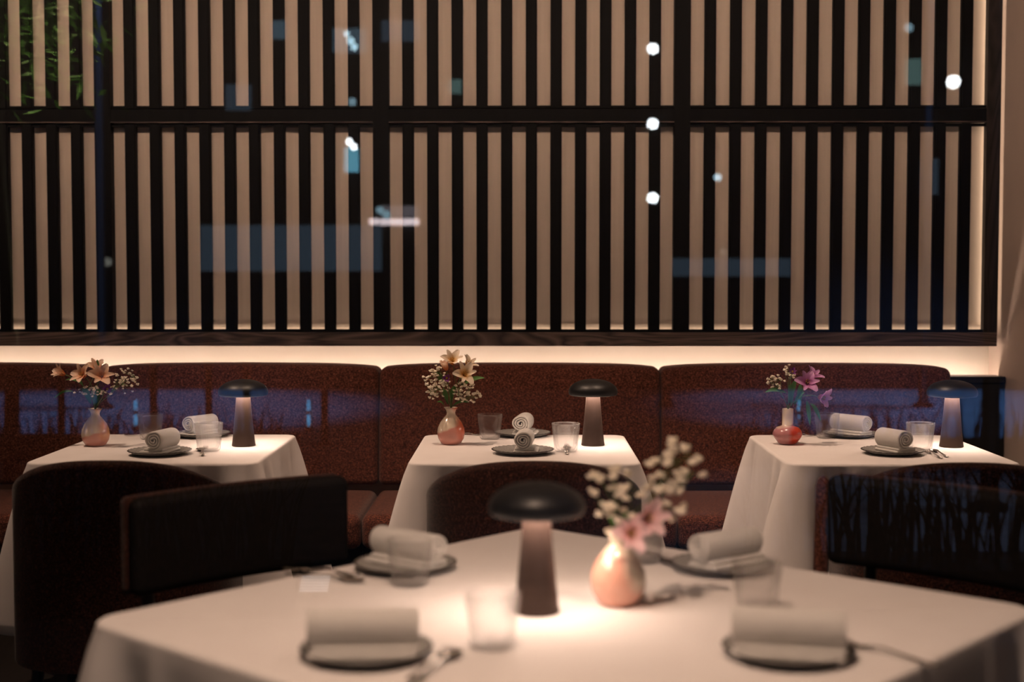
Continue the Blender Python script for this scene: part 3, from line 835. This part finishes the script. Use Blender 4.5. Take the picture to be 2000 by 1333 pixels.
# purple table
p = T(1662, 853); plate('grey plate at the banquette side of the table with purple flowers', p)
towel('loosely rolled towel on the banquette-side plate of the table with purple flowers', on_plate(p, .0, .0), R_(-50), .15, .032, 1)
p = T(1744, 887); plate('scalloped grey plate at the chair side of the table with purple flowers', p, .3)
towel('rolled towel on the chair-side plate of the table with purple flowers', on_plate(p, .003, 0), R_(-66), .125, .033, -1)
tumbler('ribbed clear tumbler behind the drooping leaves of the purple flowers', T(1615, 856))
tumbler('ribbed clear tumbler beside the lamp of the table with purple flowers', T(1797, 881), 1.05)
cutlery('spoon', 'steel spoon beside a fork on the table with purple flowers', T(1818, 881), T(1862, 899))
cutlery('fork', 'steel fork beside a spoon on the table with purple flowers', T(1808, 883), T(1848, 901), lift=.0)
cutlery('fork', 'steel fork behind the tumbler beside the purple flowers', T(1600, 852), T(1570, 852))
# large table by the window
p = T(716, 1281); plate('blurred plate by the window, on the lamp side of the large table', p)
towel('long rolled towel by the window in front of the lamp on the large table', on_plate(p, -.003, -.012), R_(4), .178, .030, 1)
cutlery('spoon', 'steel spoon beside the plate by the window, lamp side of the large table', T(893, 1276), T(830, 1325))
cutlery('fork', 'steel fork beside the plate by the window, lamp side of the large table', T(878, 1278), T(822, 1321), lift=.006)
p = T(792, 1112); plate('blurred plate at the dark chair, tumbler side of the large table', p)
towel('rolled towel at the dark chair, slanting behind a tumbler on the large table', on_plate(p, .005, .015), R_(-40), .172, .030, 1)
cutlery('spoon', 'steel spoon beside the plate behind the tumbler on the large table', T(712, 1140), T(612, 1130))
cutlery('fork', 'steel fork beside the plate behind the tumbler on the large table', T(704, 1134), T(600, 1124), lift=.006)
p = T(1410, 1113); plate('blurred plate behind the salmon vase on the large table', p)
towel('rolled towel behind the salmon vase, slanting on its plate', on_plate(p, .01, .02), R_(38), .165, .030, 1)
cutlery('spoon', 'steel spoon between the salmon vase and the plate behind it', T(1318, 1108), T(1285, 1094))
p = T(1540, 1281); plate('blurred plate by the window, far from the lamp on the large table', p)
towel('long rolled towel by the window on the plate far from the lamp', on_plate(p, -.003, -.016), R_(-13), .18, .031, 1)
cutlery('fork', 'steel fork sticking out beyond the towel far from the lamp', T(1650, 1258), T(1745, 1283))
tumbler('blurred tumbler in front of the slanting towel on the large table', T(800, 1143), .98)
tumbler('blurred tumbler in front of the lamp on the large table', T(962, 1264), .98)
tumbler('blurred tumbler in front of the plate behind the salmon vase', T(1478, 1192), .98)
tumbler('blurred tumbler behind the pink blossoms of the salmon vase', T(1257, 1098), .98)

# ------------------------------------------------------------------ ceiling spotlights (above the frame)
def spotlight(label, loc, target, power, angle, blend=.6, size=.05):
    t = thing('ceiling_spotlight', label, 'spotlight', loc, 0, 'ceiling spotlights above the frame')
    MB().lathe([(0,CEIL-loc[2]),(.045,CEIL-loc[2]),(.045,CEIL-loc[2]-.02),(.012,CEIL-loc[2]-.025),(.012,.09),(.04,.085),(.045,.0),(.04,0),(.035,.06),(0,.062)], 24).build('housing', M['frame'], t, smooth=False)
    l = bpy.data.lights.new('spot_beam', 'SPOT'); l.energy = power; l.color = WARM; l.spot_size = R_(angle); l.spot_blend = blend; l.shadow_soft_size = size
    o = bpy.data.objects.new('beam', l); C.objects.link(o); o.parent = t
    d = Vector(target)-Vector(loc); o.location = (0,0,-.01)
    o.rotation_euler = d.to_track_quat('-Z', 'Y').to_euler()
for (lb, x, tx, pw) in (('ceiling spotlight out of view above the table with peach flowers', -1.95, TXL, 105), ('ceiling spotlight out of view above the middle table', -.62, TXM, 105), ('ceiling spotlight out of view above the table with purple flowers', .62, TXR, 105)):
    spotlight(lb, (x, 4.75, 2.95), (tx, 4.95, .75), pw, 66)
spotlight('ceiling spotlight out of view above the large table', (-.15, 1.62, 2.95), (.05, 2.6, .75), 150, 62)
def cove(label, y, mat, face):
    """added fill light: ceiling channel whose strip faces the screen (face=1, with a lip below) or down (face=0)"""
    t = thing('added_light_strip', label, 'light strip', (0, y, CEIL), 0, None)
    x0, x1 = -4.0, 1.9
    if face:
        mb = MB(); mb.box(x0, x1, -.03, .0, -.12, -.001); mb.box(x0, x1, 0, .055, -.12, -.11); mb.box(x0, x1, 0, .055, -.012, -.001)
        mb.build('channel', M['frame'], t, smooth=False)
        MB().box(x0+.02, x1-.02, .001, .004, -.085, -.03).build('diffuser', mat, t, smooth=False)
    else:
        MB().box(x0, x1, -.04, .04, -.03, -.001).build('channel', M['frame'], t, smooth=False)
        MB().box(x0+.02, x1-.02, -.025, .025, -.032, -.0305).build('diffuser', mat, t, smooth=False)
cove('added unseen ceiling light strip washing the slatted screen', 3.9, M['cove'], 1)  # added unseen light to brighten the screen backing evenly
cove('added unseen ceiling fill strip above the street window', 1.5, M['fill_low'], 0)  # added unseen fill for the window-facing sides of the napkins

# ------------------------------------------------------------------ the street the pane mirrors
struct('pavement', MB().box(-16, 16, -30, 1.0, -.1, -.001), M['asphalt'])
def added_street_lamp(label, x, y, h, power, angle, col, aim=(0,0)):  # added lamps that light the mirrored pavement blue, leaving its middle dark
    t = thing('added_street_lamp', label, 'street lamp', (x, y, 0))
    MB().lathe([(0,0),(.11,0),(.11,.03),(.05,.06),(.045,h-.3),(.035,h),(0,h)], 20).build('pole', M['frame'], t)
    MB().rbox(.5, .22, .07, .03, (2,2,1), 3, (.2, 0, h+.03)).build('lamp_head', M['frame'], t)
    l = bpy.data.lights.new('lamp_beam', 'SPOT'); l.energy = power; l.color = col; l.spot_size = R_(angle); l.spot_blend = .5; l.shadow_soft_size = .1
    o = bpy.data.objects.new('beam', l); C.objects.link(o); o.parent = t; o.location = (.2, 0, h-.03)
    o.rotation_euler = Vector((aim[0], aim[1], -1)).to_track_quat('-Z', 'Y').to_euler()
COLD = (.17, .40, .95)
added_street_lamp('added cold street lamp lighting the mirrored pavement at the side-wall end', 4.1, -11.8, 5.0, 5600, 68, COLD, (0, 0))
added_street_lamp('added cold street lamp lighting the mirrored pavement at the far end', -4.3, -11.6, 5.0, 4300, 64, COLD, (0, 0))
added_street_lamp('added short cold street lamp brightening the pavement by the mirrored planter', 2.7, -5.6, 3.4, 420, 76, (.45,.62,1.0), (-.15, .1))  # further lamp added to brighten the nearer mirrored pavement
# floodlights on a mast
p = mirrored(1276, 95, 14); t = thing('floodlight_mast', 'mast with three white floodlights mirrored in a column on the pane', 'floodlight', (p.x+.16, p.y-.12, 0))
MB().lathe([(0,0),(.10,0),(.05,.1),(.04,4.1),(0,4.1)], 16).build('mast', M['frame'], t)
for py in (95, 242, 387):
    q = mirrored(1275, py, 14)
    l = (q.x-(p.x+.16), q.y-(p.y-.12), q.z)
    h_ = empty('floodlight_head', l); h_.parent = t
    MB().rbox(.26, .10, .2, .03, (2,1,2), 3, (.04, -.07, 0)).build('housing', M['frame'], h_)
    MB().ball((0,0,0), .056, .92, 20, 12).build('lens', M['flood'], h_)
# lit sign boxes and lamps on the facade opposite
def bulb(label, px, py, depth, r, m):
    q = mirrored(px, py, depth); t = thing('wall_lamp', label, 'wall lamp', q)
    MB().ball((0,0,0), r, 1, 14, 9).build('globe', m, t)
    MB().rbox(r*1.6, .06, r*1.6, .01, (1,1,1), 2, (0, -r-.03, 0)).build('bracket', M['frame'], t)
FD = 16.0
bulb('bright white wall lamp mirrored near the top corner by the side wall', 1862, 160, FD, .075, M['flood'])
bulb('pale wall lamp mirrored above the bright one by the side wall', 1775, 54, FD, .05, M['glow_dim'])
bulb('small wall lamp mirrored between the mast and the side wall', 1402, 347, FD, .042, M['glow'])
for k, (px, py, r, m) in enumerate(((677, 66, .035, 'glow'), (685, 80, .045, 'glow'), (692, 92, .04, 'glow'), (688, 199, .045, 'glow_dim'), (682, 277, .038, 'flood'), (691, 287, .038, 'flood'), (742, 411, .045, 'glow_dim'), (755, 420, .05, 'glow_dim'), (210, 512, .05, 'glow_low'), (1413, 492, .04, 'glow_low'))):
    bulb(('top', 'second', 'third', 'lone dim', 'fourth', 'fifth', 'sixth', 'seventh', 'faint far', 'faint amber')[k]+' small round wall lamp mirrored on the slatted screen', px, py, FD, r, M[m])
bl = thing('street_building', 'dark building across the street mirrored in the pane', 'building', (0, 2*PANE_Y-FD-.35, 0))
MB().box(-14, 14, -6, 0, 0, 7).build('wall', M['asphalt_dark'], bl, smooth=False)
def litpane(name, x0, y0, x1, y1, m):
    a = mirrored(x0, y0, FD+.3); b = mirrored(x1, y1, FD+.3)
    MB().box(a.x, b.x, 0, .05, max(0, b.z), a.z).build(name, M[m], bl, smooth=False)
litpane('window', 390, 440, 745, 530, 'win_low'); litpane('window', 1300, 505, 1545, 540, 'win_low')
litpane('window', 650, 55, 715, 102, 'win_mid'); litpane('window', 745, 40, 820, 80, 'win_low'); litpane('window', 530, 40, 558, 75, 'win_mid')
litpane('window', 440, 165, 490, 215, 'win_low'); litpane('window', 672, 288, 700, 336, 'win_blue'); litpane('window', 876, 155, 901, 182, 'win_green')
litpane('window', 745, 402, 818, 424, 'win_pink'); litpane('window', 1770, 115, 1800, 165, 'win_green'); litpane('window', 1800, 310, 1832, 380, 'win_low')
litpane('lit_sign', 720, 427, 740, 439, 'sign'); litpane('lit_sign', 742, 427, 818, 440, 'sign')
# glowing tubes standing in for cyan LED streaks reflected off something glossy
for k, px in enumerate((265, 603, 1560)):
    q = mirrored(px, 820, 12); t = thing('cyan_streak', ('low glowing tube standing in for a reflected cyan streak by the peach flowers', 'low glowing tube standing in for a reflected cyan streak beside the peach table lamp', 'low glowing tube standing in for a reflected cyan streak among the purple flowers')[k], 'cyan streak', (q.x, q.y, 0))
    MB().lathe([(0,0),(.035,0),(.035,.04),(0,.04)], 16).build('base', M['frame'], t)
    MB().lathe([(0,.04),(.010,.04),(.012,.14),(0,.14)], 12).build('lower_tube', M['cyan'], t)
    MB().lathe([(0,.18),(.012,.18),(.009,.27),(0,.27)], 12).build('upper_tube', M['cyan'], t)
    MB().lathe([(0,.14),(.014,.14),(.014,.18),(0,.18)], 16).build('collar', M['frame'], t)
# planters of tall grass
def planter(label, glabel, x0, x1, y, n, hmin, hmax, seed):
    rnd = random.Random(seed); xc = (x0+x1)/2
    t = thing('planter', label, 'planter', (xc, y, 0))
    MB().rbox(x1-x0, .4, .16, .01, (2,2,1), 2, (0, 0, .08)).build('trough', M['asphalt_dark'], t)
    mb = MB()
    for k in range(n):
        x = rnd.uniform(x0-xc+.05, x1-xc-.05); yy = rnd.uniform(-.16, .16); h = rnd.uniform(hmin, hmax); lean = rnd.gauss(0, .28)*h; ly_ = rnd.gauss(0, .12)*h
        wd = rnd.uniform(.004, .009)
        a = Vector((x, yy, .16)); pts = bez(a, a+Vector((lean*.15, ly_*.2, h*.65)), a+Vector((lean, ly_, h)), 5)
        vs = []; fs = []
        for i, q in enumerate(pts):
            ww = wd*(1-(i/5)**2*.92); vs += [q+Vector((-ww,0,0)), q+Vector((ww,0,0)), q+Vector((0,ww*.5,0))]
        for i in range(5):
            for j in range(3): fs.append((i*3+j, i*3+(j+1)%3, (i+1)*3+(j+1)%3, (i+1)*3+j))
        mb.add(vs, fs)
    g = mb.build('grass', M['grass'], None, loc=(xc, y, 0)); tag(g, glabel, 'grass', kind='stuff')
planter('long planter outside mirrored low by the side wall', 'tall dark grass mirrored over the low-backed chair by the purple flowers', .9, 4.2, -3.4, 420, .25, .62, 1)
planter('long planter outside mirrored low at the far end', 'tall dark grass mirrored over the chairs by the peach flowers', -4.2, -.9, -3.2, 420, .25, .60, 2)
# tree
t = thing('street_tree', 'leafy green tree mirrored in the top corner of the pane', 'tree', (-2.3, -3.7, 0))
MB().tube([(0,0,0),(.03,0,1.0),(-.02,.02,2.0),(.05,0,2.6)], [.036,.032,.028,.015], 10).build('trunk', M['frame'], t)
rnd = random.Random(9); mb = MB()
for k in range(520):
    br = Vector((rnd.gauss(.10,.15), rnd.gauss(0,.25), rnd.gauss(2.52,.15)))
    d = Vector((rnd.gauss(.5,.5), rnd.gauss(0,.5), rnd.gauss(-.5,.4))).normalized(); s_ = d.cross(Vector((rnd.gauss(0,1), rnd.gauss(0,1), 1))).normalized()
    L = rnd.uniform(.06, .12); wd = rnd.uniform(.008, .014); n_ = d.cross(s_)
    mb.add([br, br+d*L*.4+s_*wd, br+d*L, br+d*L*.4-s_*wd, br+d*L*.4+n_*.004], [(0,1,4),(1,2,4),(2,3,4),(3,0,4)], [0,.5,1,.5,.5])
mb.build('foliage', M['leaf'], t)
u = thing('added_uplight', 'added small ground light brightening the mirrored tree', 'added_uplight', (-1.75, -4.2, 0))  # added spot that brightens the mirrored foliage from below
MB().lathe([(0,0),(.06,0),(.06,.05),(.05,.05),(.05,.03),(0,.03)], 20).build('housing', M['frame'], u)
l = bpy.data.lights.new('uplight_beam', 'SPOT'); l.energy = 2600; l.color = (1,.86,.45); l.spot_size = R_(40); l.shadow_soft_size = .03
o = bpy.data.objects.new('beam', l); C.objects.link(o); o.parent = u; o.location = (0,0,.06)
o.rotation_euler = Vector((-.45,.5,2.35)).to_track_quat('-Z', 'Y').to_euler()

q = mirrored(615, 1141, 5.3)  # glowing bars added in place of a reflected window with blinds
t = thing('blinds_glow', 'small glowing bars standing in for a mirrored window with blinds on the corner of the large cloth', 'blinds glow', (q.x, q.y, 0))
MB().box(-.012, .012, -.02, -.005, 0, q.z-.035).build('post', M['frame'], t, smooth=False)
MB().box(-.062, .062, -.02, -.002, q.z-.036, q.z+.036).build('housing', M['frame'], t, smooth=False)
for k in range(6):
    z = q.z-.030+k*.011
    MB().box(-.060+.003*k*.6, .060-.002*(5-k), -.002, .003, z, z+.006).build('louvre', M['louvre'], t, smooth=False)

planter('far planter outside mirrored behind the purple flowers', 'low dark grass mirrored on the banquette behind the purple flowers', 1.5, 4.3, -7.6, 150, .08, .36, 5)
planter('far planter outside mirrored behind the peach flowers', 'low dark grass mirrored on the banquette behind the peach flowers', -4.2, -1.7, -7.8, 150, .08, .30, 6)
for px in (20, 120, 300, 408, 482, 634):
    q = mirrored(px, 800, 11)
    t = thing('street_post', 'thin dark street post mirrored as a break in the blue street light', 'post', (q.x, q.y, 0), 0, 'thin street posts mirrored beside the peach flowers')
    MB().lathe([(0,0),(.05,0),(.05,.02),(.03,.03),(.03,.95),(0,.95)], 14).build('shaft', M['asphalt_dark'], t)
    MB().ball((0,0,.97), .034, .8, 12, 8).build('cap', M['asphalt_dark'], t)
